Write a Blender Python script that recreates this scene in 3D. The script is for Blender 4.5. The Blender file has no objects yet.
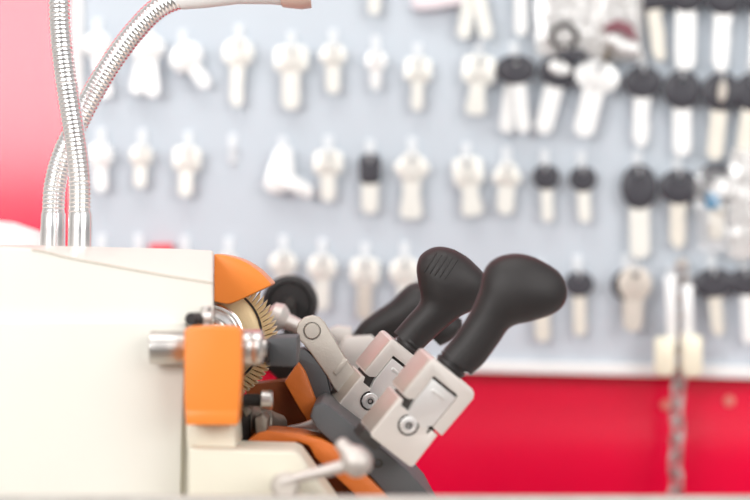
import bpy, bmesh, math, random
from mathutils import Vector, Matrix, noise
random.seed(7)
C = bpy.context.scene.collection
F = 1980.0            # focal length in pixels of the 750x500 frame
CZ = 1.05             # camera height
TOPZ = 0.87           # counter top height
WALL_Y = 1.62
def P(px, py, Y): return Vector(((px-375)/F*Y, Y, CZ-(py-250)/F*Y))
def S(Y): return Y/F   # metres per pixel at depth Y

# ------------------------------------------------------------ materials
def mat(name, col, rough=0.5, metal=0.0, bump=0.0, bscale=200, var=0.0, vscale=20, coat=0.0, spec=0.5, aniso=None, rvar=0.0):
    m = bpy.data.materials.new(name); m.use_nodes = True
    nt = m.node_tree; b = nt.nodes['Principled BSDF']
    b.inputs['Base Color'].default_value = (*col, 1); b.inputs['Roughness'].default_value = rough
    b.inputs['Metallic'].default_value = metal; b.inputs['Coat Weight'].default_value = coat
    b.inputs['Coat Roughness'].default_value = 0.12
    b.inputs['Specular IOR Level'].default_value = spec
    tc = nt.nodes.new('ShaderNodeTexCoord')
    mp = nt.nodes.new('ShaderNodeMapping'); nt.links.new(tc.outputs['Object'], mp.inputs[0])
    if aniso: mp.inputs['Scale'].default_value = aniso
    if bump:
        n = nt.nodes.new('ShaderNodeTexNoise'); n.inputs['Scale'].default_value = bscale; n.inputs['Detail'].default_value = 3
        nt.links.new(mp.outputs[0], n.inputs['Vector'])
        bp = nt.nodes.new('ShaderNodeBump'); bp.inputs['Strength'].default_value = bump; bp.inputs['Distance'].default_value = 0.0005
        nt.links.new(n.outputs['Fac'], bp.inputs['Height']); nt.links.new(bp.outputs[0], b.inputs['Normal'])
    if var or rvar:
        n = nt.nodes.new('ShaderNodeTexNoise'); n.inputs['Scale'].default_value = vscale; n.inputs['Detail'].default_value = 4
        nt.links.new(mp.outputs[0], n.inputs['Vector'])
        if var:
            r = nt.nodes.new('ShaderNodeValToRGB')
            r.color_ramp.elements[0].position = 0.3; r.color_ramp.elements[1].position = 0.7
            r.color_ramp.elements[0].color = (*[c*(1-var) for c in col], 1)
            r.color_ramp.elements[1].color = (*[min(1, c*(1+var)) for c in col], 1)
            nt.links.new(n.outputs['Fac'], r.inputs[0]); nt.links.new(r.outputs[0], b.inputs['Base Color'])
        if rvar:
            mr = nt.nodes.new('ShaderNodeMapRange'); mr.inputs['To Min'].default_value = max(0, rough-rvar); mr.inputs['To Max'].default_value = rough+rvar
            nt.links.new(n.outputs['Fac'], mr.inputs['Value']); nt.links.new(mr.outputs[0], b.inputs['Roughness'])
    return m
def film(name, tint=(1,1,1), haze=0.3, gloss=0.22):
    m = bpy.data.materials.new(name); m.use_nodes = True; nt = m.node_tree
    for n in list(nt.nodes): nt.nodes.remove(n)
    out = nt.nodes.new('ShaderNodeOutputMaterial'); tr = nt.nodes.new('ShaderNodeBsdfTransparent')
    df = nt.nodes.new('ShaderNodeBsdfDiffuse'); gl = nt.nodes.new('ShaderNodeBsdfGlossy')
    df.inputs[0].default_value = (*tint, 1); gl.inputs['Roughness'].default_value = 0.15
    a = nt.nodes.new('ShaderNodeMixShader'); b = nt.nodes.new('ShaderNodeMixShader')
    a.inputs[0].default_value = haze; b.inputs[0].default_value = gloss
    nt.links.new(tr.outputs[0], a.inputs[1]); nt.links.new(df.outputs[0], a.inputs[2])
    nt.links.new(a.outputs[0], b.inputs[1]); nt.links.new(gl.outputs[0], b.inputs[2])
    nt.links.new(b.outputs[0], out.inputs[0]); return m
M = dict(
 cream=mat('cream_enamel', (0.76,0.74,0.675), 0.38, bump=0.15, bscale=900, var=0.015, vscale=12),
 seam=mat('seam_gasket', (0.50,0.45,0.37), 0.6, bump=0.2, bscale=900),
 cream2=mat('cream_casting', (0.74,0.70,0.58), 0.4, bump=0.2, bscale=700, var=0.03, vscale=15),
 orange=mat('orange_enamel', (0.86,0.25,0.037), 0.33, bump=0.15, bscale=800, var=0.03, vscale=14),
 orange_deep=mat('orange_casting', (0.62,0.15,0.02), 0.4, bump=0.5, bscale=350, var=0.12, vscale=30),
 brown=mat('shaded_orange_brown', (0.33,0.085,0.015), 0.5, bump=0.4, bscale=300, var=0.15, vscale=25),  # orange casting inside its hollows, shade put into the base colour
 brass=mat('brass_cutter', (0.90,0.70,0.38), 0.34, 0.7, bump=0.2, bscale=900, rvar=0.08, vscale=80),
 brass_dark=mat('brass_web', (0.66,0.51,0.30), 0.5, 0.55, bump=0.2, bscale=900, rvar=0.08, vscale=80),
 chrome=mat('chrome', (0.97,0.965,0.96), 0.22, 1.0, rvar=0.05, vscale=60),
 steel=mat('brushed_steel', (0.66,0.63,0.60), 0.32, 1.0, bump=0.15, bscale=500, aniso=(1,1,8), rvar=0.06, vscale=60),
 nickel=mat('satin_nickel', (0.80,0.755,0.71), 0.48, 0.55, bump=0.3, bscale=1500, var=0.03, vscale=30),
 plate=mat('polished_plate', (0.88,0.87,0.85), 0.34, 0.6, bump=0.1, bscale=600),
 black=mat('black_plastic', (0.026,0.023,0.023), 0.42, bump=0.35, bscale=2500, var=0.1, vscale=60, spec=0.35),
 slate=mat('slate_grey_metal', (0.085,0.087,0.092), 0.5, 0.2, bump=0.3, bscale=900, var=0.06, vscale=30),
 dark=mat('dark_oily_metal', (0.05,0.045,0.042), 0.5, 0.4, bump=0.4, bscale=500, var=0.2, vscale=40),
 dullsteel=mat('dull_steel', (0.62,0.57,0.53), 0.5, 0.6, bump=0.2, bscale=700),
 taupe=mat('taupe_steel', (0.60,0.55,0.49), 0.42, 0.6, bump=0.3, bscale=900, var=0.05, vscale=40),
 castgrey=mat('grey_cast_metal', (0.20,0.17,0.14), 0.42, 0.6, bump=0.6, bscale=400, var=0.2, vscale=40),
 red=mat('red_gloss_paint', (0.93,0.001,0.052), 0.20, bump=0.02, bscale=30, var=0.06, vscale=5, coat=0.32, spec=0.42),
 board=mat('grey_board', (0.565,0.62,0.68), 0.75, bump=0.2, bscale=300, var=0.03, vscale=5),
 white=mat('white_paint', (0.88,0.88,0.87), 0.5, bump=0.1, bscale=300, var=0.01),
 hook=mat('white_hook_plastic', (0.74,0.77,0.80), 0.4, bump=0.1, bscale=300),
 key=mat('nickel_key', (0.82,0.81,0.76), 0.42, 0.45, bump=0.15, bscale=800, var=0.02, vscale=40),
 keyw=mat('bright_key', (0.90,0.90,0.89), 0.36, 0.35, bump=0.1, bscale=800, var=0.02, vscale=40),
 keyb=mat('warm_nickel_key', (0.76,0.72,0.64), 0.42, 0.45, bump=0.15, bscale=800, var=0.03, vscale=40),
 keyg=mat('dull_nickel_key', (0.62,0.57,0.51), 0.45, 0.5, bump=0.15, bscale=800, var=0.05, vscale=40),
 khead=mat('black_key_plastic', (0.045,0.044,0.055), 0.42, bump=0.2, bscale=600, var=0.05),
 brasstag=mat('pale_brass', (0.96,0.90,0.72), 0.35, 0.5, bump=0.1, bscale=500),
 copper=mat('copper_screw', (0.95,0.40,0.32), 0.4, 0.5, bump=0.1, bscale=500),
 blue=mat('blue_plastic', (0.02,0.22,0.42), 0.4, bump=0.1),
 redtag=mat('red_tag_plastic', (0.75,0.03,0.05), 0.4, bump=0.1),
 maroon=mat('maroon_plastic', (0.20,0.06,0.08), 0.4, bump=0.1),
 peach=mat('peach_plastic', (0.80,0.58,0.50), 0.35, bump=0.1),
 pink=mat('pale_pink_tag', (0.84,0.76,0.80), 0.5, bump=0.1),
 chain=mat('zinc_chain', (0.62,0.58,0.56), 0.35, 0.7, bump=0.2, bscale=800),
 counter=mat('counter_laminate', (0.72,0.70,0.66), 0.4, var=0.06, vscale=40, bump=0.1),
 wallg=mat('grey_wall_paint', (0.50,0.49,0.48), 0.75, var=0.03, vscale=3, bump=0.1),
 lip=mat('lip_laminate', (0.50,0.48,0.44), 0.45, var=0.12, vscale=60, bump=0.1),
 floor=mat('floor_vinyl', (0.24,0.22,0.20), 0.5, var=0.1, vscale=6, bump=0.1),
 wallw=mat('white_wall_paint', (0.8,0.8,0.78), 0.7, var=0.02, vscale=3, bump=0.1),
 film=film('clear_film', (0.9,0.9,0.9), 0.14, 0.10), film2=film('cloudy_film', (0.82,0.80,0.78), 0.52, 0.12),
)

# ------------------------------------------------------------ mesh helpers
def link(name, bm, m, parent=None, smooth=True, ang=35):
    bmesh.ops.recalc_face_normals(bm, faces=bm.faces)
    me = bpy.data.meshes.new(name)
    if parent is not None:      # built in world coordinates: bring into the parent's space
        bm.transform(parent.matrix_world.inverted() if parent.get('_w') else Matrix.Identity(4))
    bm.to_mesh(me); bm.free()
    if smooth:
        me.polygons.foreach_set('use_smooth', [True]*len(me.polygons))
        me.set_sharp_from_angle(angle=math.radians(ang))
    me.materials.append(M[m] if isinstance(m, str) else m)
    o = bpy.data.objects.new(name, me); C.objects.link(o); o.parent = parent
    return o
def tag(o, label=None, cat=None, group=None, kind=None):
    if label: o['label'] = label
    if cat: o['category'] = cat
    if group: o['group'] = group
    if kind: o['kind'] = kind
    return o
def empty(name, loc, label, cat, group=None, roty=0.0):
    o = bpy.data.objects.new(name, None); C.objects.link(o); o.empty_display_size = 0.01
    o.location = loc; o.rotation_euler = (0, roty, 0)
    return tag(o, label, cat, group)
def part(name, m, parent, *bms, label=None, ang=35):
    """merge world-space bmeshes into ONE part; vertices are moved into the root thing's space (roots are unrotated, parts sit at the root)"""
    bm = join(*bms)
    root = parent
    while root.parent is not None: root = root.parent
    bm.transform(Matrix.Translation(-root.location))
    o = link(name, bm, m, None, ang=ang); o.parent = parent
    if label: o['label'] = label
    return o
def join(*bms):
    if len(bms) == 1: return bms[0]
    out = bmesh.new()
    for b in bms:
        me = bpy.data.meshes.new('t'); b.to_mesh(me); out.from_mesh(me); b.free(); bpy.data.meshes.remove(me)
    return out
def bev(bm, w, seg=2, ang=30):
    if w <= 0: return bm
    bmesh.ops.recalc_face_normals(bm, faces=bm.faces)
    es = [e for e in bm.edges if len(e.link_faces) == 2 and e.calc_face_angle(0) > math.radians(ang)]
    bmesh.ops.bevel(bm, geom=es, offset=w, segments=seg, profile=0.6, affect='EDGES', clamp_overlap=True)
    return bm
def slab(pts, d, b=0.0008, seg=2):
    """pts: list of world Vectors (planar outline); d: Vector extrusion"""
    bm = bmesh.new()
    a = [bm.verts.new(p) for p in pts]; c = [bm.verts.new(p+d) for p in pts]
    n = len(a); bm.faces.new(a); bm.faces.new(c[::-1])
    for i in range(n): bm.faces.new((a[i], a[(i+1) % n], c[(i+1) % n], c[i]))
    return bev(bm, b, seg)
def prism(pp, Y0, Y1, b=0.0008, seg=2):
    """pixel outline on the front plane Y0, true extrusion back to Y1"""
    return slab([P(x, y, Y0) for x, y in pp], Vector((0, Y1-Y0, 0)), b, seg)
def frame(axis):
    a = axis.normalized(); u = Vector((0,0,1)) if abs(a.z) < 0.9 else Vector((1,0,0))
    x = a.cross(u).normalized(); return x, x.cross(a).normalized()*-1
def lathe(o, axis, prof, n=40, squash=None):
    """prof: list of (t along axis in m, radius in m), open profile"""
    a = axis.normalized(); x, y = frame(a); bm = bmesh.new(); rings = []
    for t, r in prof:
        if r < 1e-6: rings.append([bm.verts.new(o+a*t)])
        else: rings.append([bm.verts.new(o+a*t+(x*math.cos(2*math.pi*i/n)+y*math.sin(2*math.pi*i/n))*r) for i in range(n)])
    for p, q in zip(rings, rings[1:]):
        for i in range(n):
            j = (i+1) % n
            if len(p) == 1 and len(q) == 1: continue
            if len(p) == 1: bm.faces.new((p[0], q[j], q[i]))
            elif len(q) == 1: bm.faces.new((p[i], p[j], q[0]))
            else: bm.faces.new((p[i], p[j], q[j], q[i]))
    return bm
def cyl(a, b, r, n=32, ch=0.0006):
    L = (b-a).length; ch = min(ch, r*0.4, L*0.3)
    return lathe(a, b-a, [(0,0),(0,r-ch),(ch,r),(L-ch,r),(L,r-ch),(L,0)], n)
def catmull(pts, k=12):
    out = []; q = [pts[0]*2-pts[1]] + pts + [pts[-1]*2-pts[-2]]
    for i in range(1, len(q)-2):
        for s in range(k):
            t = s/k; p0,p1,p2,p3 = q[i-1],q[i],q[i+1],q[i+2]
            out.append(0.5*((2*p1)+(p2-p0)*t+(2*p0-5*p1+4*p2-p3)*t*t+(3*p1-p0-3*p2+p3)*t*t*t))
    out.append(pts[-1].copy()); return out
def resample(pts, step):
    out = [pts[0].copy()]; acc = 0.0; last = pts[0]
    for p in pts[1:]:
        d = (p-last).length
        while d > 1e-9 and acc+d >= step:
            last = last+(p-last)*((step-acc)/d); out.append(last.copy()); d = (p-last).length; acc = 0
        acc += d; last = p
    return out
def sweep(pts, rad, n=20, close=False):
    """rad: function(i, s) or float"""
    bm = bmesh.new(); rings = []; m = len(pts); up = None; s = 0
    for i, p in enumerate(pts):
        if close: t = (pts[(i+1) % m]-pts[i-1]).normalized()
        else: t = (pts[min(i+1, m-1)]-pts[max(i-1, 0)]).normalized()
        if up is None: up, _ = frame(t)
        up = (up-t*up.dot(t)).normalized(); w = t.cross(up)
        if i: s += (p-pts[i-1]).length
        r = rad(i, s) if callable(rad) else rad
        rings.append([bm.verts.new(p+(up*math.cos(2*math.pi*k/n)+w*math.sin(2*math.pi*k/n))*r) for k in range(n)])
    seq = list(zip(rings, rings[1:])) + ([(rings[-1], rings[0])] if close else [])
    for a, b in seq:
        for k in range(n): bm.faces.new((a[k], a[(k+1) % n], b[(k+1) % n], b[k]))
    if not close: bm.faces.new(rings[0][::-1]); bm.faces.new(rings[-1])
    return bm
def loft(pairs, Y, n=28, lean=0.0):
    """pairs: (Lx,Ly,Rx,Ry,depth_px) pixel chord ends; elliptical rings round each chord, Catmull-Rom between them"""
    L = [P(a, b, Y) for a, b, c, d, e in pairs]; R = [P(c, d, Y) for a, b, c, d, e in pairs]
    D = [Vector((e*S(Y), 0, 0)) for *_, e in pairs]
    k = 5; L = catmull(L, k); R = catmull(R, k); D = catmull(D, k)
    bm = bmesh.new(); rings = []
    for l, r, d in zip(L, R, D):
        c = (l+r)/2; h = (r-l)/2
        ring = []
        for i in range(n):
            a = 2*math.pi*i/n; ca, sa = math.cos(a), math.sin(a)
            e = 0.9
            ca = math.copysign(abs(ca)**e, ca); sa = math.copysign(abs(sa)**e, sa)
            ring.append(bm.verts.new(c+h*ca+Vector((0, 1, 0))*max(d.x, 0.0004)*sa))
        rings.append(ring)
    for a, b in zip(rings, rings[1:]):
        for i in range(n): bm.faces.new((a[i], a[(i+1) % n], b[(i+1) % n], b[i]))
    bm.faces.new(rings[0][::-1]); bm.faces.new(rings[-1])
    return bm
def box(x0, x1, y0, y1, z0, z1, b=0.0):
    return slab([Vector((x0,y0,z0)), Vector((x1,y0,z0)), Vector((x1,y0,z1)), Vector((x0,y0,z1))], Vector((0,y1-y0,0)), b)

# ------------------------------------------------------------ setting
def struct(name, m, bm):
    return tag(link(name, bm, m), kind='structure')
struct('wall_back', 'wallg', box(-2.2, 2.2, WALL_Y+0.004, WALL_Y+0.10, 0.0, 2.6))
rp_ = link('wall_panel', box(-0.46, 0.62, WALL_Y, WALL_Y+0.006, 0.0, 1.9, 0.001), 'red'); tag(rp_, kind='structure')
struct('wall_left', 'wallg', box(-2.3, -2.2, -1.6, WALL_Y+0.10, 0.0, 2.6))
struct('floor', 'floor', box(-2.3, 2.3, -8.0, WALL_Y+0.10, -0.08, 0.0))

# counter with a raised front lip
ct = empty('counter', Vector((0, 1.2, 0)), 'pale counter with a raised front lip running under the key cutting machine', 'counter')
part('countertop', 'counter', ct, box(-1.3, 1.3, 0.98, 1.40, TOPZ-0.035, TOPZ-0.0005, 0.003))
part('front_lip', 'lip', ct, box(-1.3, 1.3, 0.982, 0.994, TOPZ-0.03, CZ-(495.5-250)/F*0.99, 0.002), label='blurred pale front lip of the counter')
part('cabinet_panel', 'wallw', ct, box(-1.28, 1.28, 1.02, 1.38, 0.001, TOPZ-0.035, 0.002))

# ------------------------------------------------------------ key board
BY = 1.60   # board face
KY = 1.588  # plane of the hanging keys
def ybot(x): return 361+0.024*x
kb = empty('key_board', Vector((0, WALL_Y, CZ)), 'pale grey wall board with white frame and rows of hooks behind the machine', 'board')
part('panel', 'board', kb, prism([(81,-190),(930,-190),(930,ybot(930)-11),(81,ybot(81)-9)], BY, WALL_Y-0.001, 0.001))
part('frame', 'white', kb,
     prism([(71,-200),(82,-200),(82,ybot(82)),(71,ybot(71))], BY-0.006, WALL_Y-0.001, 0.0012),
     prism([(71,ybot(71)-10),(940,ybot(940)-13),(940,ybot(940)),(71,ybot(71))], BY-0.006, WALL_Y-0.001, 0.0012), label='white frame strip')

def bow_mesh(w, h, shape, t, plastic, hole=True):
    N = 40; out = []
    for i in range(N):
        a = 2*math.pi*i/N; c, s = math.cos(a), math.sin(a)
        if shape == 'square': n = 4.0
        elif shape == 'diamond': n = 1.35
        else: n = 2.0
        r = (abs(c)**n+abs(s)**n)**(-1/n)
        if shape == 'trefoil': r *= 0.90+0.12*math.cos(3*(a-math.pi/2))
        if shape == 'shield': r *= 1.0-0.12*max(0, -s)
        out.append((c*r*w/2, s*r*h/2))
    hz = 0.27*h; hr = 0.10*min(w, h)
    bm = bmesh.new(); rings = []
    if plastic: prof = [(0.55,-t*0.5),(0.86,-t*0.42),(1.0,-t*0.15),(1.0,t*0.15),(0.86,t*0.42),(0.55,t*0.5)]
    else: prof = [(0.92,-t/2),(1.0,-t/2*0.6),(1.0,t/2*0.6),(0.92,t/2)]
    for sc, y in prof: rings.append([bm.verts.new((x*sc, y, z*sc)) for x, z in out])
    for y in (t/2, -t/2):
        rings.append([bm.verts.new((math.cos(2*math.pi*i/N)*hr, y, hz+math.sin(2*math.pi*i/N)*hr)) for i in range(N)])
    rings.append(rings[0])
    for a, b in zip(rings, rings[1:]):
        for i in range(N):
            j = (i+1) % N; bm.faces.new((a[i], a[j], b[j], b[i]))
    return bm
def blade_mesh(w, z0, z1, t, style, rnd):
    """blade hanging from z0 down to z1 (negative), cut teeth along one side"""
    L = z0-z1; left = [(-w/2, z0)]; right = [(w/2, z0)]
    if style == 'flat':      # a blank: parallel sides, rounded end
        left += [(-w/2, z1+w*0.35), (-w*0.30, z1+w*0.08)]; right += [(w/2, z1+w*0.35), (w*0.30, z1+w*0.08)]
        left.append((0, z1))
    elif style == 'flare':
        left += [(-w*0.42, z0-L*0.25), (-w*0.58, z1+w*0.25), (-w*0.35, z1)]
        right += [(w*0.42, z0-L*0.25), (w*0.58, z1+w*0.25), (w*0.35, z1)]
    else:
        left += [(-w/2, z1+w*0.5), (-w*0.15, z1)]
        z = z0-L*0.12; k = 6
        for i in range(k):
            zz = z-(L*0.72)*i/k; right += [(w/2, zz), (w*(0.5-0.10-0.16*rnd.random()), zz-L*0.06)]
        right += [(w*0.45, z1+w*0.45), (w*0.12, z1)]
    pts = left+right[::-1]
    bm = slab([Vector((x, -t/2, z)) for x, z in pts], Vector((0, t, 0)), 0.0003, 1)
    rib = slab([Vector((x, -t/2-0.0004, z)) for x, z in [(-w*0.14, z0-L*0.08), (w*0.02, z0-L*0.08), (w*0.02, z1+L*0.12), (-w*0.14, z1+L*0.12)]], Vector((0, 0.0006, 0)), 0)
    return join(bm, rib)
hooks_done = []
def hook(hx, hy, hw, top=None):
    """white plastic hook of the board: plate above the key and a peg through its hole"""
    s = S(BY); z = P(hx, hy, BY)
    plate = box(z.x-0.0036, z.x+0.0036, BY-0.0025, BY+0.001, z.z+0.003, z.z+0.0155, 0.001)
    peg = cyl(Vector((z.x, BY, z.z+0.004)), Vector((z.x, BY-0.019, z.z)), 0.0013, 12)
    tip = cyl(Vector((z.x, BY-0.018, z.z-0.0005)), Vector((z.x, BY-0.020, z.z+0.004)), 0.0013, 12)
    part('hook', 'hook', kb, plate, peg, tip)
def key(name, label, hx, hy, hw, hh, tx, ty, bw, shape='round', hm='key', bm_='key', style='cut', group=None, dy=0.0, mkhook=True, seed=None):
    Y = KY-dy; s = S(Y); rnd = random.Random(int(hx*7+hy*13))
    dx, dyp = (tx-hx), (ty-hy); L = math.hypot(dx, dyp)*s
    r = empty(name, P(hx, hy, Y), label, 'key', group, roty=-math.atan2(dx, dyp))
    r.rotation_euler = (0, -math.atan2(dx, dyp)*-1*-1, 0)
    plastic = hm in ('khead', 'blue', 'maroon')
    w, h, b = hw*s, hh*s, bw*s
    if plastic: w *= 1.1; h *= 1.14
    o = link('bow', bow_mesh(w, h, shape, 0.0065 if plastic else 0.0022, plastic), hm, None); o.parent = r
    if plastic: o['label'] = 'black plastic head of the key'
    bl = link('blade', blade_mesh(b, -h*(0.44 if plastic else 0.40), -L, 0.0021, style, rnd), bm_, None); bl.parent = r
    if plastic: bl['label'] = 'bare metal blade'
    if mkhook:
        # the hook sits where the hole hangs
        a = -math.atan2(dx, dyp); zo = 0.27*h
        hxw = r.location.x+math.sin(a)*zo; hzw = r.location.z+math.cos(a)*zo
        z = Vector((hxw, 0, hzw))
        hr = 0.10*min(w, h)
        pz = hzw+max(0, hr-0.0014)
        topz = max(pz+0.006, r.location.z+h*0.5+0.001)
        plate = box(hxw-0.0038, hxw+0.0038, BY-0.003, BY+0.001, pz-0.001, topz+0.0105, 0.001)
        y1 = KY-dy-0.006
        peg = cyl(Vector((hxw, BY, pz)), Vector((hxw, y1, pz)), 0.0011, 12)
        tip = cyl(Vector((hxw, y1+0.001, pz)), Vector((hxw, y1-0.0006, pz+0.004)), 0.0011, 12)
        part('hook', 'hook', kb, plate, peg, tip)
    return r
G0, GA, GB, GC = 'keys on the topmost row of hooks', 'keys on the upper row of hooks', 'keys on the middle row of hooks', 'keys on the lower row of hooks'
K = [
 # ---- topmost row (cut by the frame)
 ('key','small white key cut off by the top edge, leftmost of the topmost row',375,-18,24,24,374,15,12,'round','key','key','flat',G0),
 ('key','left one of two crossed cream keys sharing a hook at the top edge',473,-22,28,26,463,39,14,'round','key','key','flat',G0),
 ('key','right one of two crossed cream keys sharing a hook at the top edge',475,-22,28,26,487,39,14,'round','key','key','flat',G0,0.004,False),
 ('key','narrow white blade of a key at the top edge, beside the bagged keys',521,-20,26,24,521,36,13,'square','keyw','keyw','flat',G0),
 ('key','beige slightly slanted key with black head at the top edge, beside the maroon parcel',652,-8,40,32,661,61,15,'square','khead','keyb','cut',G0),
 ('key','broad bright white key with black head at the top edge, left of the last two',686,-8,36,36,685,70,20,'round','khead','keyw','flat',G0),
 ('key','bright white key with black head at the top edge, second from the right edge',724,-5,36,36,721,72,18,'round','khead','keyw','cut',G0),
 ('key','key with black head cut off by the top right corner',762,-5,36,36,758,70,18,'round','khead','keyw','flat',G0),
 # ---- upper row
 ('key','white key half hidden behind the curved chrome gooseneck, leftmost of the upper row',97,45,28,26,106,98,14,'round','keyw','keyw','flat',GA),
 ('key','left splayed key of the white pair right of the curved gooseneck',146,48,32,28,136,94,15,'round','keyw','keyw','flat',GA),
 ('key','right splayed key of the white pair right of the curved gooseneck',148,48,32,28,153,97,15,'round','keyw','keyw','flat',GA,0.004,False),
 ('key','white round key swung diagonally to the right in the upper row',186,57,34,28,208,87,13,'round','keyw','keyw','flat',GA),
 ('key','cream key with round head, above the empty hook',238,53,31,30,237,107,14,'round','key','key','cut',GA),
 ('key','large cream key with squarish broad head, upper row',291,59,34,27,291,110,18,'square','key','key','flat',GA),
 ('key','medium cream key with shield head between the squarish large one and the smallest one',333,56,27,25,333,94,14,'shield','key','key','flat',GA),
 ('key','smallest bright white key of the upper row',376,61,21,22,376,90,11,'round','keyw','keyw','cut',GA),
 ('key','cream key with rectangular head and thin blade',418,70,27,25,417,111,12,'square','key','key','flat',GA),
 ('key','cream key with blocky head and flared blade, left of the black banded keys',479,70,33,29,475,115,18,'square','key','key','flare',GA),
 ('key','silver key with black banded head, left blade of the crossed pair',514,70,34,26,506,133,15,'round','khead','keyw','flat',GA),
 ('key','silver key with black banded head, right blade of the crossed pair',517,70,34,26,524,133,14,'round','khead','keyw','flat',GA,0.006,False),
 ('key','slanted silver key with black banded head beside the big white key',558,72,36,28,542,134,18,'round','khead','keyw','flat',GA),
 ('key','biggest white key with wide oval head, leaning left',597,77,44,33,582,137,21,'round','keyw','keyw','flat',GA,0.004),
 ('key','black headed key with short white blade, just right of the big white key',643,82,35,29,641,147,17,'round','khead','keyw','cut',GA),
 ('key','black round headed key with straight white blade under the broad bright key',682,90,35,35,682,156,18,'round','khead','keyw','flat',GA),
 ('key','black headed key with a metallic centre and beige slanted blade',721,92,35,35,714,160,16,'round','khead','keyb','flat',GA),
 ('key','black headed key with yellowish blade cut by the right edge, upper row',752,92,34,34,743,160,16,'round','khead','keyb','flat',GA),
 # ---- middle row
 ('key','pale key beside the chrome goosenecks, leftmost of the middle row',100,156,25,28,101,192,13,'round','keyw','keyw','flat',GB),
 ('key','small pale key, second of the middle row',141,156,23,23,140,188,12,'round','key','key','flat',GB),
 ('key','pale key with blocky head above the orange guard, left of the empty hook',187,159,28,25,185,197,14,'square','key','key','flat',GB),
 ('key','cream key between the angled latch key and the black capped one',328,163,29,25,328,202,15,'square','key','key','flat',GB),
 ('key','short key with small black rectangular cap and white blade',370,169,20,27,370,214,17,'square','khead','key','flat',GB),
 ('key','large cream key with diamond shaped head',412,168,36,34,411,219,20,'diamond','key','key','flare',GB),
 ('key','cream key with dark holed square head and wide tilted blade',468,172,30,30,473,216,19,'square','key','key','flare',GB),
 ('key','cream key with round trefoil head next to the small black headed keys',507,175,30,28,505,215,17,'trefoil','key','key','flat',GB),
 ('key','left one of the two small black headed keys right of the cream trefoil key',546,177,25,23,548,222,12,'round','khead','key','flat',GB),
 ('key','right one of the two small black headed keys right of the cream trefoil key',583,179,25,23,585,223,13,'round','khead','key','flat',GB),
 ('key','tall black oval headed key with long pinkish white blade',639,187,33,40,640,259,20,'round','khead','key','flat',GB),
 ('key','wide black headed key with beige blade, left of the bagged blue one',679,187,37,31,678,249,17,'round','khead','keyb','cut',GB),
 # ---- lower row
 ('key','key top peeping over the housing, nearest to the goosenecks',100,262,24,24,100,300,12,'round','key','key','flat',GC),
 ('key','key top peeping over the housing, left of the red tag',137,262,24,24,137,300,12,'round','key','key','flat',GC),
 ('key','key top peeping over the housing, right of the red tag',184,264,24,24,184,300,12,'round','key','key','flat',GC),
 ('key','key top peeping over the rear corner of the orange guard',228,264,22,22,228,300,12,'round','key','key','flat',GC),
 ('key','cream key head above the black pulley wheel',283,264,27,26,283,312,14,'round','key','key','flat',GC),
 ('key','whole cream key hanging between the pulley wheel and the black handles',322,268,29,28,322,311,15,'round','key','key','flat',GC),
 ('key','dull cream key with greyish blade above the steel link arm',365,272,29,28,364,320,15,'square','key','keyg','flat',GC),
 ('key','cream key head right behind the ribbed middle handle',405,272,31,30,405,322,15,'round','key','key','flat',GC),
 ('key','key whose blade tip shows under the front handle knob',541,290,28,24,543,342,15,'round','khead','keyb','flat',GC),
 ('key','small black headed key right of the front handle knob',579,284,27,23,580,336,13,'round','khead','keyb','flat',GC),
 ('key','black headed key half covered by the beige holed key',628,285,30,28,630,322,15,'round','khead','keyg','flat',GC),
 ('key','beige worn key with round hole and wide blade, lower row',635,284,33,36,632,332,19,'round','keyg','keyg','flat',GC,0.008),
 ('key','wide black headed key with beige blade, right of the chain',714,283,38,26,719,336,14,'round','khead','keyb','cut',GC),
 ('key','black headed key with white blade at the right edge, lower row',746,282,34,24,749,344,13,'round','khead','keyw','flat',GC),
]
for k in K: key(*k)

# white oval labels on the two banded keys and the metallic centre: parts of those keys
for o in list(C.objects):
    if o.type == 'EMPTY' and o.get('label', '').startswith(('silver key with black banded head, left', 'slanted silver key with black banded', 'black headed key with a metallic centre')):
        s = S(KY); metal = 'metallic' in o['label']
        w, h = (9, 22) if metal else (22, 14)
        bm = bow_mesh(w*s, h*s, 'round', 0.003, True)
        q = link('inlay', bm, 'keyg' if metal else 'keyw'); q.parent = o; q.location = (0, -0.0058, (0.0 if metal else 0.003)); q['label'] = 'pale oval inlay'

# empty hook, and the angled latch key
def bare_hook(px, py, L=0.018):
    z = P(px, py, BY)
    part('hook', 'hook', kb, box(z.x-0.0035, z.x+0.0035, BY-0.003, BY+0.001, z.z-0.012, z.z+0.012, 0.001), cyl(z, z+Vector((0,-L,0)), 0.0012, 12))
bare_hook(233, 149)
lk = empty('latch_key', P(283, 160, KY), 'white angled latch key, a triangle with a rounded foot pointing right', 'key', GB)
part('plate', 'keyw', lk, prism([(277,148),(291,147),(294,176),(302,180),(312,187),(313,195),(307,199),(296,194),(288,189),(280,194),(268,192),(264,185),(268,170)], KY-0.001, KY+0.0012, 0.0006))
part('foot', 'keyw', lk, prism([(284,178),(298,179),(311,186),(314,193),(309,199),(295,193),(284,187)], KY-0.0025, KY-0.0008, 0.0006))
bare_hook(283, 152)

# red tag and pink tag
rt = tag(part('key_tag', 'redtag', empty('t_', Vector((0,0,0)), '', ''), prism([(150,244),(171,244),(172,247),(172,256),(149,256),(149,246)], KY-0.001, BY+0.0005, 0.0007)), 'red plastic tag just showing over the housing top', 'tag')
_e = rt.parent; rt.parent = None; bpy.data.objects.remove(_e)
pt = link('paper_tag', prism([(414,-14),(466,-16),(466,3),(448,6),(430,9),(416,9),(411,4)], KY-0.001, BY+0.0005, 0.0007), 'pink'); tag(pt, 'pale pink paper tag at the top edge above the middle of the board', 'tag')

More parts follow.
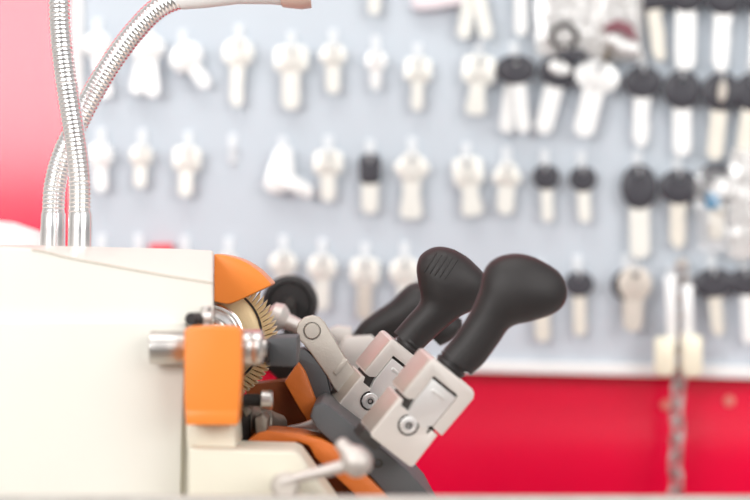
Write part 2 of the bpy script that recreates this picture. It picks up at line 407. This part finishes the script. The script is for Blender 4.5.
# clear bags with goods on the board
def bag(label, x0, y0, x1, y1, m, amp=0.004, seed=0, Y=KY-0.004):
    a, b = P(x0, y0, Y), P(x1, y1, Y); bm = bmesh.new(); nx, nz = 18, 22; sides = []
    for sgn in (-1, 1):
        g = []
        for j in range(nz+1):
            row = []
            for i in range(nx+1):
                u, v = i/nx, j/nz; e = min(1, 6*min(u, 1-u))*min(1, 6*min(v, 1-v))
                x = a.x+(b.x-a.x)*u; z = a.z+(b.z-a.z)*v
                n = noise.noise(Vector((x*90+seed, z*90, sgn*3.1)))
                wob = 0.0015*noise.noise(Vector((x*40, z*40, seed+9)))
                row.append(bm.verts.new((x+wob*(1 if 0 < e else 2.5), Y+sgn*(0.0004+e*(0.0026+amp*abs(n)))*1.0, z+wob)))
            g.append(row)
        sides.append(g)
        for j in range(nz):
            for i in range(nx): bm.faces.new((g[j][i], g[j][i+1], g[j+1][i+1], g[j+1][i]))
    return tag(link('plastic_bag', bm, m, ang=80), label, 'bag')
bag('cloudy plastic bag of small goods at the top edge between two keys', 536, -40, 606, 56, 'film2', seed=1)
bag('cloudy plastic bag with a maroon part, at the top edge', 596, -40, 644, 60, 'film2', seed=4)
bag('clear plastic bag around the blue headed key', 697, 168, 738, 252, 'film', seed=7)
bag('crumpled white plastic bag at the right edge, beside the bagged blue key', 730, 150, 790, 258, 'film2', seed=12)
key('key', 'bagged key with blue and black head and a round silver button', 717, 184, 28, 36, 716, 240, 16, 'square', 'khead', 'keyb', 'flat', GB, 0.002, False)
for o in C.objects:
    if o.get('label', '').startswith('bagged key'):
        s = S(KY)
        q = link('button', lathe(Vector((0,0,0)), Vector((0,-1,0)), [(0,0.0080),(0.001,0.0080),(0.002,0.0070),(0.002,0)], 28), 'keyw'); q.parent = o; q.location = (0.0035, -0.0035, -0.003); q['label'] = 'round silver button'
        q = link('cap', box(-0.0095, 0.002, -0.0055, -0.0035, -0.020, -0.007, 0.0008), 'blue'); q.parent = o; q['label'] = 'blue part of the head'
kr = link('key_ring', sweep([P(564+13*math.cos(a), 36+11*math.sin(a), KY-0.008)+Vector((0,0.002*math.sin(a),0)) for a in [2*math.pi*i/36 for i in range(36)]], 0.0022, 10, True), 'dark')
tag(kr, 'dark ring hanging over the cloudy bag near the top edge', 'ring')
cf = empty('key_fob', P(568, 55, KY-0.008), 'small black fob hanging under the dark ring', 'fob')
part('body', 'khead', cf, prism([(558,50),(582,48),(590,55),(586,61),(560,60)], KY-0.012, KY-0.006, 0.0015))
part('loop', 'chain', cf, cyl(P(564,46,KY-0.008), P(566,52,KY-0.008), 0.0015, 10))
mb = empty('packed_lock_part', P(618, 35, KY), 'maroon and silver lock part packed in the cloudy bag', 'lock part')
part('shell', 'maroon', mb, prism([(604,25),(618,19),(632,24),(639,42),(630,38),(618,31),(606,33)], KY-0.012, KY-0.004, 0.0012), label='maroon shell')
part('barrel', 'keyw', mb, cyl(P(607,38,KY-0.010), P(620,44,KY-0.010), 0.005, 20), cyl(P(617,46,KY-0.010), P(638,50,KY-0.010), 0.0055, 20), label='silver barrel')
part('cap', 'castgrey', mb, cyl(P(604,54,KY-0.010), P(610,56,KY-0.010), 0.006, 20))

# brass tags on long strips, either side of the chain
for lab, px, y0, y1, bx, by0, by1, m1 in [('brass padlock shaped tag on a white strip, left of the chain', 671, 276, 338, 665, 337, 377, 'brasstag'),
                                 ('pale brass tag on a white strip, right of the chain', 688, 285, 336, 692, 335, 378, 'brasstag')]:
    t = empty('brass_tag', P(px, y0, KY), lab, 'tag')
    Yb = KY-0.0205
    part('strip', 'keyw', t, prism([(px-6,y0),(px+4,y0-1),(px+6,y1+4),(px-4,y1+4)], KY-0.016, KY-0.0135, 0.0006), label='bright white strip')
    part('block', m1, t, prism([(bx-10,by0+2),(bx-6,by0),(bx+8,by0),(bx+11,by0+4),(bx+11,by1-6),(bx+7,by1),(bx-6,by1),(bx-10,by1-5)], Yb-0.004, Yb+0.004, 0.002, 3), label='brass block')
bare_hook(671, 280, 0.030); bare_hook(688, 288, 0.030)
# chain
links = []; y = 272; i = 0
while y < 500:
    cx = 681-6*((y-272)/228)+1.2*math.sin(y*0.12); Y = KY-0.005; s = S(Y)
    pts = []; hl, hw2 = 12.5*s, 6.0*s
    c = P(cx, y, Y); turn = math.radians(35 if i % 2 else -55)
    for k in range(24):
        a = 2*math.pi*k/24; lx, lz = math.cos(a)*hw2, math.sin(a)*hw2+math.copysign(hl-hw2, math.sin(a))
        pts.append(c+Vector((lx*math.cos(turn), lx*math.sin(turn), lz)))
    links.append(sweep(pts, 2.5*s, 8, True)); y += 17.5; i += 1
ch = empty('chain', P(681, 272, KY-0.005), 'grey metal chain hanging down the board and the red wall', 'chain')
part('links', 'chain', ch, *links)
part('mount', 'steel', ch, cyl(P(681,266,KY-0.012), P(681,266,BY+0.001), 0.002, 12), cyl(P(675,264,KY-0.012), P(687,264,KY-0.012), 0.0035, 14))
# screws in the red wall
for lab, x, y_ in [('brass screw head in the red wall, right of the chain', 729, 401), ('brass screw head in the red wall, touching the chain on its left', 666, 405)]:
    o = link('screw', join(lathe(P(x, y_, WALL_Y)+Vector((0,0.002,0)), Vector((0,-1,0)), [(0,0.0045),(0.003,0.0045),(0.0045,0.003),(0.005,0)], 24)), 'copper'); tag(o, lab, 'screw')

# white rounded tub behind the machine at the left
tb = link('plastic_cover', lathe(P(-10, 300, 1.375), Vector((0,0,1)), [(0,0.042),(0.012,0.048),(0.037,0.044),(0.048,0.034),(0.054,0.017),(0.056,0)], 40), 'white')
bm = bmesh.new(); bm.from_mesh(tb.data)
ZB = P(-10,300,1.375).z
for v in bm.verts:
    if v.co.z < ZB+0.02: v.co.z = TOPZ + (v.co.z-ZB)*0.2 if v.co.z < ZB+0.005 else v.co.z
bm.to_mesh(tb.data); bm.free()
tag(tb, 'white rounded plastic cover behind the machine housing at the left edge', 'cover')

# ------------------------------------------------------------ gooseneck lamps (stand on the housing)
def gooseneck(loc, path, base_px, r_px, Y, label, ferr_r):
    t = empty('gooseneck_lamp', P(base_px[0], 246, Y), label, 'lamp', 'gooseneck lamps on the machine')
    s = S(Y)
    pts = resample(catmull([P(a, b, Y+c) for a, b, c in path], 40), 0.00052)
    per = 0.0026
    def rad(i, q):
        f = (q/per) % 1.0
        return r_px*s*(1.0 if f < 0.55 else 0.93 if 0.68 < f < 0.90 else 0.965)
    part('flexible_neck', 'chrome', t, sweep(pts, rad, 36), label='ribbed chrome flexible neck', ang=55)
    bx, by = base_px
    a = P(bx, 250, Y); L = (250-211)*s; fr = ferr_r*s
    part('ferrule', 'chrome', t, lathe(a, Vector((0.02,0,1)), [(0,0),(0,fr),(L*0.55,fr*0.985),(L*0.93,fr*0.97),(L,fr*0.86),(L,0)], 40), label='smooth chrome ferrule')
    return t, pts
g1, p1 = gooseneck(None, [(80,216,0),(80,180,0),(75.5,140,0),(68.5,95,0),(62.5,50,0),(60,10,0),(61,-40,0),(66,-90,0.0)], (80,229), 11.2, 1.185, 'chrome gooseneck lamp curving up to the left, in front of the other one', 12.2)
g2, p2 = gooseneck(None, [(53,216,0),(55,185,0),(63,155,0),(77,125,0),(95,90,0),(115,58,0),(137,29,0),(160,7,0),(188,-4,0),(220,-9,0)], (52.5,229), 11.3, 1.215, 'chrome gooseneck lamp arching over to the right with a pale lamp head', 12.6)
# lamp heads
Yh = 1.215
part('lamp_head', 'white', g2, lathe(P(172,-2,Yh), (P(325,-24,Yh)-P(172,-2,Yh)), [(0,0),(0,0.0070),(0.006,0.0080),(0.02,0.0090),(0.04,0.0095),(0.06,0.0125),(0.075,0.0165),(0.082,0.0175),(0.083,0.0165),(0.070,0.010),(0.070,0)], 40), label='pale lamp head')
part('lamp_rim', 'peach', g2, lathe(P(172,-2,Yh), (P(325,-24,Yh)-P(172,-2,Yh)), [(0.066,0.0150),(0.068,0.0158),(0.078,0.0182),(0.084,0.0182),(0.084,0.0165)], 40), label='peach rim of the lamp head')
h1 = P(66,-88,1.185)
part('lamp_head', 'white', g1, lathe(h1, Vector((0.25,0,1)), [(0,0),(0,0.008),(0.02,0.010),(0.05,0.024),(0.065,0.028),(0.066,0.027),(0.05,0.015),(0.05,0)], 40))

# ------------------------------------------------------------ key cutting machine
YM = 1.20
mc = empty('key_cutting_machine', Vector((P(250,250,YM).x, YM, TOPZ)), 'cream and orange key cutting machine with brass cutter wheel and black handles on the counter', 'machine')
# housing: flat front face, a sloping shoulder, a top
def housing():
    Yf, Yb, Yr = 1.105, 1.165, 1.31
    xs = [-110, 10, 30, 45, 70, 110, 160, 213.5]
    seam = [246, 247, 248.5, 251, 257, 264.5, 273.5, 282]
    top = [243.5, 245, 245.5, 246, 246.5, 247.5, 248.5, 250.5]
    bm = bmesh.new(); cols = []
    for x, sm, tp in zip(xs, seam, top):
        X = P(x, 0, Yf).x
        cols.append([Vector((X, Yf, TOPZ)), Vector((X, Yf, P(0, sm, Yf).z)), Vector((P(x,0,Yb).x if x > 200 else X, Yb, P(0, tp, Yb).z)), Vector((P(x,0,Yr).x if x > 200 else X, Yr, P(0, tp, Yb).z-0.002)), Vector((P(x,0,Yr).x if x > 200 else X, Yr, TOPZ))])
    # right end cut back below the guard
    vs = [[bm.verts.new(c) for c in col] for col in cols]
    for a, b in zip(vs, vs[1:]):
        for k in range(5): bm.faces.new((a[k], b[k], b[(k+1) % 5], a[(k+1) % 5]))
    bm.faces.new(vs[0]); bm.faces.new(vs[-1][::-1])
    return bm
hb = housing()
bev(hb, 0.0022, 3, 12)
hs = part('housing', 'cream', mc, hb, label='smooth cream housing')
part('seam', 'seam', hs, sweep(catmull([P(a, b+1.2, 1.1052) for a, b in [(32,249),(45,251),(70,257),(110,264.5),(160,273.5),(213,282)]], 6), 0.00055, 8), label='thin beige seam line on the housing')
Yf = 1.098
part('side_cover', 'cream', mc, prism([(-100,322),(186,322),(186,340),(182,425),(180,520),(180,552),(-100,552)], Yf, 1.112, 0.0015, 3))
part('gap_shade_block', 'dark', mc, prism([(179,330),(234,330),(238,372),(238,402),(250,404),(250,450),(250,550),(179,550)], 1.150, 1.19, 0.001), prism([(176,422),(192,422),(192,560),(176,560)], 1.116, 1.152, 0.0005), label='dark block added as shade behind the housing gap')  # dark pieces added so the gap beside the housing looks shadowed
part('base', 'cream2', mc,
     prism([(186,424),(234,424),(236,449),(187,449)], 1.082, 1.14, 0.001),
     prism([(188,447),(196,449),(292,451.5),(299,455),(352,530),(368,572),(188,572)], 1.064, 1.118, 0.0022, 3), label='cream cast base')
# orange guard over the cutter (a quarter disc)
def arc(cx, cy, r, a0, a1, n):
    return [(cx+r*math.cos(math.radians(a0+(a1-a0)*i/n)), cy-r*math.sin(math.radians(a0+(a1-a0)*i/n))) for i in range(n+1)]
def interp(pts, k=6): return [(v.x, v.z) for v in catmull([Vector((a,0,b)) for a, b in pts], k)]
gpts = [(214,254)] + interp([(216,254),(228,256),(243,261),(258,270.5),(271.5,284)]) + interp([(270,286),(255,293),(240,300),(228,304),(214,301.5)])
gd = part('cutter_guard', 'orange', mc, prism(gpts, 1.165, 1.215, 0.0018, 3), label='orange quarter round guard over the cutter wheel')
# brass cutter wheel
Yc = 1.195; cc = P(211, 336, Yc); sc = S(Yc)
def cutter():
    R, Ri, n = 66.5*sc, 52*sc, 74; bm = bmesh.new(); w = 0.0095
    rings = [[], [], [], []]
    def pt(r, a, y): return Vector((cc.x+r*math.cos(a), Yc+y, cc.z+r*math.sin(a)))
    # each tooth: a leaning blade rising from the rim, its front corner set ahead of the back one
    bms = [lathe(cc+Vector((0,-0.0015,0)), Vector((0,1,0)), [(0,14*sc),(0,Ri),(0.001,Ri+1.5*sc),(w-0.001,Ri+1.5*sc),(w,Ri),(w,14*sc),(0,14*sc)], 96)]
    for i in range(n):
        a = 2*math.pi*i/n; da = 2*math.pi/n; tw = 0.55*da
        q = []
        for y, off in ((-0.0022, 0.0), (w, tw*0.5)):
            q.append([pt(Ri, a+off, y), pt(Ri, a+off+da*0.93, y), pt(R*0.92, a+off+da*1.34, y), pt(R, a+off+da*1.52, y), pt(R*0.93, a+off+da*0.72, y)])
        b = bmesh.new(); f = [b.verts.new(v) for v in q[0]]; g = [b.verts.new(v) for v in q[1]]
        b.faces.new(f); b.faces.new(g[::-1])
        for k in range(5): b.faces.new((f[k], f[(k+1) % 5], g[(k+1) % 5], g[k]))
        bms.append(b)
    return join(*bms)
cw = part('cutter_wheel', 'brass', mc, cutter(), label='toothed brass cutter wheel', ang=20)
part('web', 'brass_dark', cw, lathe(cc+Vector((0,-0.0012,0)), Vector((0,-1,0)), [(-0.002,20*sc),(0.0012,20*sc),(0.0012,44*sc),(0.0008,45*sc),(0.0002,49.5*sc),(-0.002,50*sc)], 96))
part('ring_groove', 'dark', cw, lathe(cc+Vector((0,-0.0016,0)), Vector((0,-1,0)), [(0.0,49.6*sc),(0.0005,50*sc),(0.0005,51.6*sc),(0,52*sc)], 96), label='dark groove ring')
part('hub', 'chrome', cw, lathe(cc+Vector((0,-0.001,0)), Vector((0,-1,0)), [(0,33*sc),(0.002,33*sc),(0.0025,31*sc),(0.0015,28*sc),(0.003,26*sc),(0.0045,25*sc),(0.005,20*sc),(0.003,18*sc),(0.006,16*sc),(0.010,15*sc),(0.011,12*sc),(0.011,0)], 64), label='polished stepped hub')
# orange bracket with the steel spindle through it
Yo = 1.062
br = part('bracket', 'orange', mc, prism([(184,331),(188,327),(214,326),(237,327),(241.5,331),(241.5,372),(238,424),(186,424),(184,400)], Yo, 1.086, 0.0016, 3), label='orange upright bracket')
part('foot', 'orange', br, prism([(185.5,411),(238,411),(237.5,425),(186,425)], Yo-0.0008, 1.087, 0.0006))
Ys = 1.088; ss = S(Ys)
sp = part('spindle', 'steel', mc, lathe(P(150,347.5,Ys), Vector((1,0,0)), [(0,0),(0,15.5*ss),(1.2*ss,17*ss),(30*ss,17*ss),(31*ss,16.4*ss),(93*ss,16.4*ss),(94*ss,18*ss),(101*ss,18.5*ss),(102.5*ss,17.6*ss),(104*ss,18.5*ss),(111*ss,18*ss),(113.5*ss,15*ss),(113.5*ss,9*ss),(116*ss,9*ss),(116*ss,0)], 48), label='brushed steel spindle through the orange bracket')
part('set_screw', 'steel', mc, cyl(P(213,318,1.10), P(199,318,1.10), 6.5*S(1.10), 24), cyl(P(206,306,1.10), P(206,332,1.10), 5*S(1.10), 20))
part('rubber_cap', 'black', mc, cyl(P(190,319,1.09), P(200,319,1.10), 6.5*S(1.09), 24))
part('coupling', 'slate', mc, prism([(269,338),(297,337),(297,365),(293,367),(266,366),(266,340)], 1.125, 1.17, 0.0014), label='slate grey coupling block')
part('coupling_ring', 'black', mc, cyl(P(262,352,1.12), P(270,352,1.12), 11*S(1.12), 24))
# bolt
Yt = 1.13; st = S(Yt)
bo = part('bolt', 'dark', mc, lathe(P(238,400,Yt), Vector((1,0,0)), [(0,0),(0,8*st),(4*st,8*st),(4*st,6.5*st)]+[(4*st+i*0.9*st, (6.6 if i % 2 else 5.6)*st) for i in range(1,22)]+[(24*st,6*st),(24*st,0)], 28), label='dark threaded bolt')
part('head', 'steel', bo, lathe(P(261,400,Yt), Vector((1,0,0)), [(0,0),(0,8.5*st),(1.2*st,10*st),(10*st,10*st),(12*st,8.5*st),(12.5*st,0)], 32), label='round steel bolt head')
# grey cast drum under the bolt
Yd = 1.165; sd = S(Yd)
part('drum', 'castgrey', mc, lathe(P(238,424,Yd), Vector((1,0.25,-0.05)), [(0,0),(0,20*sd),(2*sd,22*sd),(10*sd,23*sd),(13*sd,21*sd),(15*sd,19*sd),(22*sd,18*sd),(26*sd,20*sd),(31*sd,19*sd),(35*sd,14*sd),(46*sd,10*sd),(49*sd,6*sd),(49*sd,0)], 28), label='grey cast drum')
part('drum_lug', 'castgrey', mc, prism([(255,418),(262,414),(268,420),(266,436),(256,436)], 1.13, 1.16, 0.0014), prism([(240,404),(246,402),(252,412),(246,418)], 1.135, 1.16, 0.0012))
# tracer point
part('tracer_point', 'steel', mc, prism([(280,428),(300,424),(314,419),(320,421),(320,431),(300,430),(284,431.5)], 1.17, 1.178, 0.0006), prism([(296,430),(322,430),(322,434),(300,433)], 1.168, 1.18, 0.0005), label='pointed steel tracer')
# orange carriage casting with recess
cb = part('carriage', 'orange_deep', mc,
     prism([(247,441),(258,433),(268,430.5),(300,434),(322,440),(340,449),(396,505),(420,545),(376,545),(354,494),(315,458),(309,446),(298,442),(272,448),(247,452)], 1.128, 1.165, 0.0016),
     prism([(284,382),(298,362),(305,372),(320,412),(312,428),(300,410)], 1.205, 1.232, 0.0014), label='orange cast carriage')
part('recess', 'brown', cb, prism([(290,440),(320,446),(372,520),(380,540),(330,540),(285,462)], 1.16, 1.20, 0.001), label='carriage recess with its shade painted dark brown')  # shade of the orange hollow painted in with a browner colour
part('rear_cavity', 'brown', cb, prism([(246,384),(262,383),(290,380),(304,398),(318,424),(322,444),(246,448)], 1.236, 1.26, 0.001), label='cavity wall with its shade painted dark brown')
part('carriage_arm', 'slate', mc, prism([(281,368),(292,352),(304,348),(325,366),(332,398),(318,407),(306,384),(298,364)], 1.215, 1.245, 0.002), label='dark slate arm behind the steel link')
# slate rail the clamps ride on
part('clamp_rail', 'slate', mc, prism([(313,407),(322,402),(330,406),(352,424),(364,433),(402,466),(408,471),(428,493),(456,546),(425,546),(390,500),(372,478),(338,448),(316,428),(310,417)], 1.135, 1.235, 0.0014, 3), label='slate grey clamp rail')
part('rail_bolt', 'dark', mc, lathe(P(378,463,1.135), Vector((0,-1,0)), [(0,4.5*sc),(0.0008,4.5*sc),(0.0010,2.5*sc),(-0.001,2*sc),(-0.001,0)], 20))
# steel link arm with pin
Yl = 1.222
lp = [(298,338),(296,331),(298,323),(304,317.5),(312,315.5),(319,317.5),(324,322),(347,361),(366,385),(350,408),(334,388),(327,376),(310,352)]
la = part('link_arm', 'taupe', mc, prism(lp, Yl-0.008, Yl+0.006, 0.0012, 3), label='satin steel link arm')
part('pin', 'taupe', la, lathe(P(312,331,Yl-0.008)+Vector((0,0.0005,0)), Vector((0,-1,0)), [(0,9*sc),(0.0005,9*sc),(0.0005,8.2*sc),(0.0002,8*sc),(0.0010,7.6*sc),(0.0014,7*sc),(0.0015,0)], 36))
part('cross_bar', 'taupe', la, prism([(333,372),(345,358),(348,360),(337,376)], Yl-0.0092, Yl-0.007, 0.0004))

# clamps in their own frame
U = Vector((0.631, 0, 0.776)); V = Vector((0.776, 0, -0.631)); W = Vector((0, 1, 0))
th = math.radians(17)
V2 = V*math.cos(th)+W*math.sin(th); W2 = W*math.cos(th)-V*math.sin(th)
def clamp(ox, oy, Y, label):
    s = 1.11/F; o = P(ox, oy, Y)+V*14*s           # size of the front one; the same casting further back looks smaller
    def Q(v, u, w=0): return o+V2*((v-14)*s/math.cos(th))+U*(u*s)+W2*(w*s)
    def pr(pts, w0, w1, b=0.0008, seg=2): return slab([Q(v, u, w0) for v, u in pts], W2*((w1-w0)*s), b, seg)
    T = 47
    k = part('clamp', 'dark', mc, pr([(20,6),(64,6),(64,86),(20,86)], 5, T-3, 0.0004), label=label)
    part('upper_jaw', 'nickel', k, pr([(14,45),(21,45),(27,49),(27,79),(59,79),(59,38),(72,37),(73,86),(70,91),(66,93),(17,93),(14,91)], 0, T, 0.0006), label='L shaped upper jaw')
    part('shaded_side', 'taupe', k, pr([(13.2,47),(15,47),(15,89.5),(13.2,89.5)], 1.2, T-1.2, 0.0003), pr([(13.2,-3.5),(15,-3.5),(15,40),(13.2,40)], 1.2, T-1.2, 0.0003), label='taupe side liners with painted shade')  # liners added to darken the left jaw sides, shade put into colour
    part('lower_jaw', 'nickel', k, pr([(14,-5),(14,41.5),(18,42),(20,36),(57,35),(57,30),(60,30),(60,35),(68,35),(69,-5),(66,-7),(17,-7)], 0, T, 0.0006))
    part('plate', 'plate', k, pr([(27.4,76),(58.4,76),(58.4,40),(51,31),(31,31),(27.4,46)], -0.8, 7, 0.0008), label='bright insert plate')
    part('latch', 'plate', k, pr([(34,69),(50,69),(50,66),(34,66)], -2.4, 1, 0.0004))
    c = Q(38, 25, 0)
    sw = part('screw', 'plate', k, lathe(c+W2*(1.5*s), -W2, [(0,9.3*s),(2.6*s,9.3*s),(3.6*s,8.4*s),(4.2*s,5*s),(3.4*s,4*s),(3.4*s,2*s),(2*s,1.8*s),(2*s,0)], 10), label='bright fluted screw')
    part('stud', 'dark', k, lathe(c-W2*(0.2*s), -W2, [(0,11*s),(0.5*s,11*s),(0.6*s,8*s)], 28), lathe(c-W2*(2.6*s), -W2, [(0,3.2*s),(0.8*s,3.2*s),(0.9*s,2.0*s),(-1*s,1.8*s)], 20))
    part('hinge_block', 'dark', k, pr([(8,-16),(30,-16),(30,-5),(8,-5)], 2, 30, 0.0008))
    # collar for the handle
    cc0 = o+V2*((36-14)*s/math.cos(th))+U*(90*s)+V*(6*s)+W2*(T*0.5*s)
    part('collar', 'black', k, lathe(cc0, U, [(0,0),(0,15*s),(5*s,15.5*s),(5.6*s,17*s),(9*s,17*s),(9.5*s,15*s),(11*s,15*s),(11.5*s,16.5*s),(14*s,16.5*s),(14*s,0)], 36))
    return k, cc0
k1, c1 = clamp(328, 397, 1.20, 'steel key clamp in the middle, in sharp focus')
k2, c2 = clamp(363, 421, 1.105, 'bright front key clamp above the grey rail')
H2 = [(443,350,471,375.5,16),(455,335,484,363,17),(470,312,498,344,19),(479,291,511,327,22),(483,273,531,321.5,25),(490,262,551,315,26),(502,255.5,563,306,24),(518,253.5,567.5,293,19),(534,257,565,281,13),(546,263,559,272,6),(551,266,555,269,2)]
Yh2 = c2.y
hd2 = part('clamp_handle', 'black', mc, loft(H2, Yh2), label='matt black palm handle of the front clamp', ang=60)
H1 = [(394,332,418,354,14),(407,317,434,338,15),(420,301,458,318,17),(418,283,476,309,21),(416.5,268,486,300,23),(420,256,491,290,22),(430,248.5,490,281,18),(441,246.5,482,271,13),(453,249,472,261,7),(459,252,466,256,2)]
hd1 = part('clamp_handle', 'black', mc, loft(H1, c1.y), label='black handle of the middle clamp with ribs on its knob', ang=60)
# grip ribs on the middle knob
ribs = []
for i in range(5):
    a0, b0 = 424+i*5.0, 272+i*1.6; a1, b1 = 436+i*5.2, 253+i*1.6
    pts = []
    for j in range(9):
        t = j/8; x, y_ = a0+(a1-a0)*t, b0+(b1-b0)*t
        pts.append((x, y_))
    ribs.append(pts)
dg_bm = bmesh.new(); dg_bm.from_mesh(hd1.data)
from mathutils.bvhtree import BVHTree
bvh = BVHTree.FromBMesh(dg_bm)
out = []
for pts in ribs:
    w = []
    for x, y_ in pts:
        # dropped straight back onto the knob from a plane just in front of it
        p = P(x, y_, c1.y)-mc.location; hit = bvh.ray_cast(p+Vector((0,-0.08,0)), Vector((0,1,0)))
        if hit[0] is not None: w.append(hit[0]+mc.location)
    if len(w) > 3: out.append(sweep(w, 0.00055, 8))
dg_bm.free()
if out: part('grip_ribs', 'black', hd1, *out)
# third clamp behind, out of focus
Y3 = 1.32
part('clamp_handle', 'black', mc, loft([(350,338,368,354,13),(362,322,382,345,14),(378,310,398,338,16),(392,300,420,330,18),(402,290,436,322,20),(410,284,444,312,18),(420,282,444,300,12),(428,284,438,292,4)], Y3), label='blurred black handle of the rear clamp', ang=60)
part('handle_lobe', 'black', mc, loft([(424,330,440,346,8),(430,322,452,340,12),(440,314,462,330,10),(450,310,462,320,4)], 1.28), ang=60)
part('rear_clamp', 'nickel', mc, prism([(336,352),(344,337),(372,334),(386,350),(372,376),(350,384)], Y3-0.01, Y3+0.02, 0.002), prism([(327,330),(337,326),(352,328),(352,345),(332,348)], Y3-0.005, Y3+0.02, 0.002), label='blurred rear steel clamp')
# base of the rear mechanism reaching down to the counter
part('rear_pedestal', 'dark', mc, prism([(262,336),(297,336),(300,360),(372,392),(372,470),(262,365)], 1.29, 1.33, 0.003), prism([(320,392),(384,380),(384,520),(320,520)], 1.262, 1.33, 0.003), label='dark rear pedestal')
part('pulley_wheel', 'black', mc, lathe(P(290,303,1.36), Vector((0,-1,0)), [(-0.012,0),(-0.012,24*S(1.36)),(-0.010,28*S(1.36)),(-0.004,28*S(1.36)),(-0.002,24*S(1.36)),(0.002,24*S(1.36)),(0.004,28*S(1.36)),(0.008,27*S(1.36)),(0.009,22*S(1.36)),(0.006,20*S(1.36)),(0.006,7*S(1.36)),(0.012,6*S(1.36)),(0.012,0)], 48), label='black pulley wheel')
part('adjuster_knob', 'nickel', mc, lathe(P(268,313,1.28), (P(306,330,1.28)-P(268,313,1.28)), [(0,0),(0,8*sc),(4*sc,14*sc),(13*sc,16*sc),(18*sc,13*sc),(22*sc,9*sc),(40*sc,8*sc),(42*sc,0)], 32), label='blurred steel adjuster knob')
part('motor_shaft', 'dark', mc, cyl(P(290,303,1.35), P(290,303,1.33), 0.004, 16), cyl(P(262,330,1.22), P(262,330,1.32), 0.006, 16))
# front lever with ball ends
Yv = 1.03; sv = S(Yv)
lv = part('feed_lever', 'dullsteel', mc, sweep(catmull([P(280,483,Yv), P(300,477,Yv), P(325,471,Yv), P(350,464,Yv), P(356,460,Yv)], 8), lambda i, q: (4.6+3.0*q/0.045)*sv, 20), label='pale bent feed lever with a knob, strongly blurred')
part('knob', 'dullsteel', lv, lathe(P(338,440,Yv), (P(364,470,Yv)-P(338,440,Yv)), [(0,0),(1*sv,5*sv),(4*sv,7*sv),(9*sv,7.2*sv),(14*sv,9*sv),(19*sv,13*sv),(27*sv,15.5*sv),(34*sv,15*sv),(40*sv,11.5*sv),(43.5*sv,6*sv),(44.5*sv,0)], 36))
part('pivot', 'taupe', lv, cyl(P(285,486,Yv-0.002), P(285,486,1.066), 14.5*sv, 32, 0.002))
part('shaft', 'steel', lv, cyl(P(352,455,Yv), P(352,455,1.14), 5*sv, 16))
# sole of the machine resting on the counter
part('sole', 'cream2', mc, box(P(-100,0,1.11).x, P(440,0,1.2).x, 1.085, 1.30, TOPZ, TOPZ+0.018, 0.001))
part('post', 'dark', mc, box(P(282,0,1.3).x, P(360,0,1.3).x, 1.27, 1.325, TOPZ+0.004, P(0,400,1.3).z, 0.001))
part('pulley_post', 'dark', mc, box(P(284,0,1.36).x, P(296,0,1.36).x, 1.345, 1.352, TOPZ, P(0,300,1.36).z, 0.001))

# ------------------------------------------------------------ light, camera, view
def area(name, loc, target, sx, sy, power, col=(1,1,1)):
    l = bpy.data.lights.new(name, 'AREA'); l.shape = 'RECTANGLE'; l.size = sx; l.size_y = sy; l.energy = power; l.color = col
    o = bpy.data.objects.new(name, l); C.objects.link(o); o.location = loc
    o.rotation_euler = (Vector(target)-Vector(loc)).to_track_quat('-Z', 'Y').to_euler(); return o
area('shop_window_light', (1.5, -0.9, 1.9), (0, 1.4, 1.05), 1.8, 1.5, 32, (1.0, 0.985, 0.96))
area('left_window_light', (-1.42, -1.2, 1.86), (-1.42, 1.6, 1.86), 1.4, 1.02, 50, (1.0, 0.985, 0.97))
area('ceiling_lamp', (-0.2, 0.7, 2.5), (-0.1, 1.35, 1.0), 1.2, 0.6, 10, (1.0, 0.97, 0.93))
w = bpy.data.worlds.new('world'); bpy.context.scene.world = w; w.use_nodes = True
nt = w.node_tree; bg = nt.nodes['Background']
tc = nt.nodes.new('ShaderNodeTexCoord'); sp_ = nt.nodes.new('ShaderNodeSeparateXYZ'); rp = nt.nodes.new('ShaderNodeValToRGB')
nt.links.new(tc.outputs['Generated'], sp_.inputs[0]); mr = nt.nodes.new('ShaderNodeMapRange')
mr.inputs['From Min'].default_value = -1; mr.inputs['From Max'].default_value = 1
nt.links.new(sp_.outputs['Z'], mr.inputs['Value']); nt.links.new(mr.outputs[0], rp.inputs[0])
rp.color_ramp.elements[0].position = 0.25; rp.color_ramp.elements[0].color = (0.22,0.21,0.20,1)
rp.color_ramp.elements[1].position = 0.75; rp.color_ramp.elements[1].color = (1.0,1.0,1.02,1)
nt.links.new(rp.outputs[0], bg.inputs['Color']); bg.inputs['Strength'].default_value = 0.5

cam = bpy.data.cameras.new('camera'); co = bpy.data.objects.new('camera', cam); C.objects.link(co)
co.location = (0, 0, CZ); co.rotation_euler = (math.radians(90), 0, 0)
cam.sensor_width = 36; cam.lens = F*36/750; cam.clip_start = 0.05; cam.clip_end = 50
cam.dof.use_dof = True; cam.dof.focus_distance = 1.195; cam.dof.aperture_fstop = 3.4
sc_ = bpy.context.scene; sc_.camera = co
sc_.view_settings.view_transform = 'Standard'; sc_.view_settings.look = 'None'
sc_.view_settings.exposure = 0.12; sc_.view_settings.gamma = 1.0; sc_.view_settings.use_curve_mapping = False
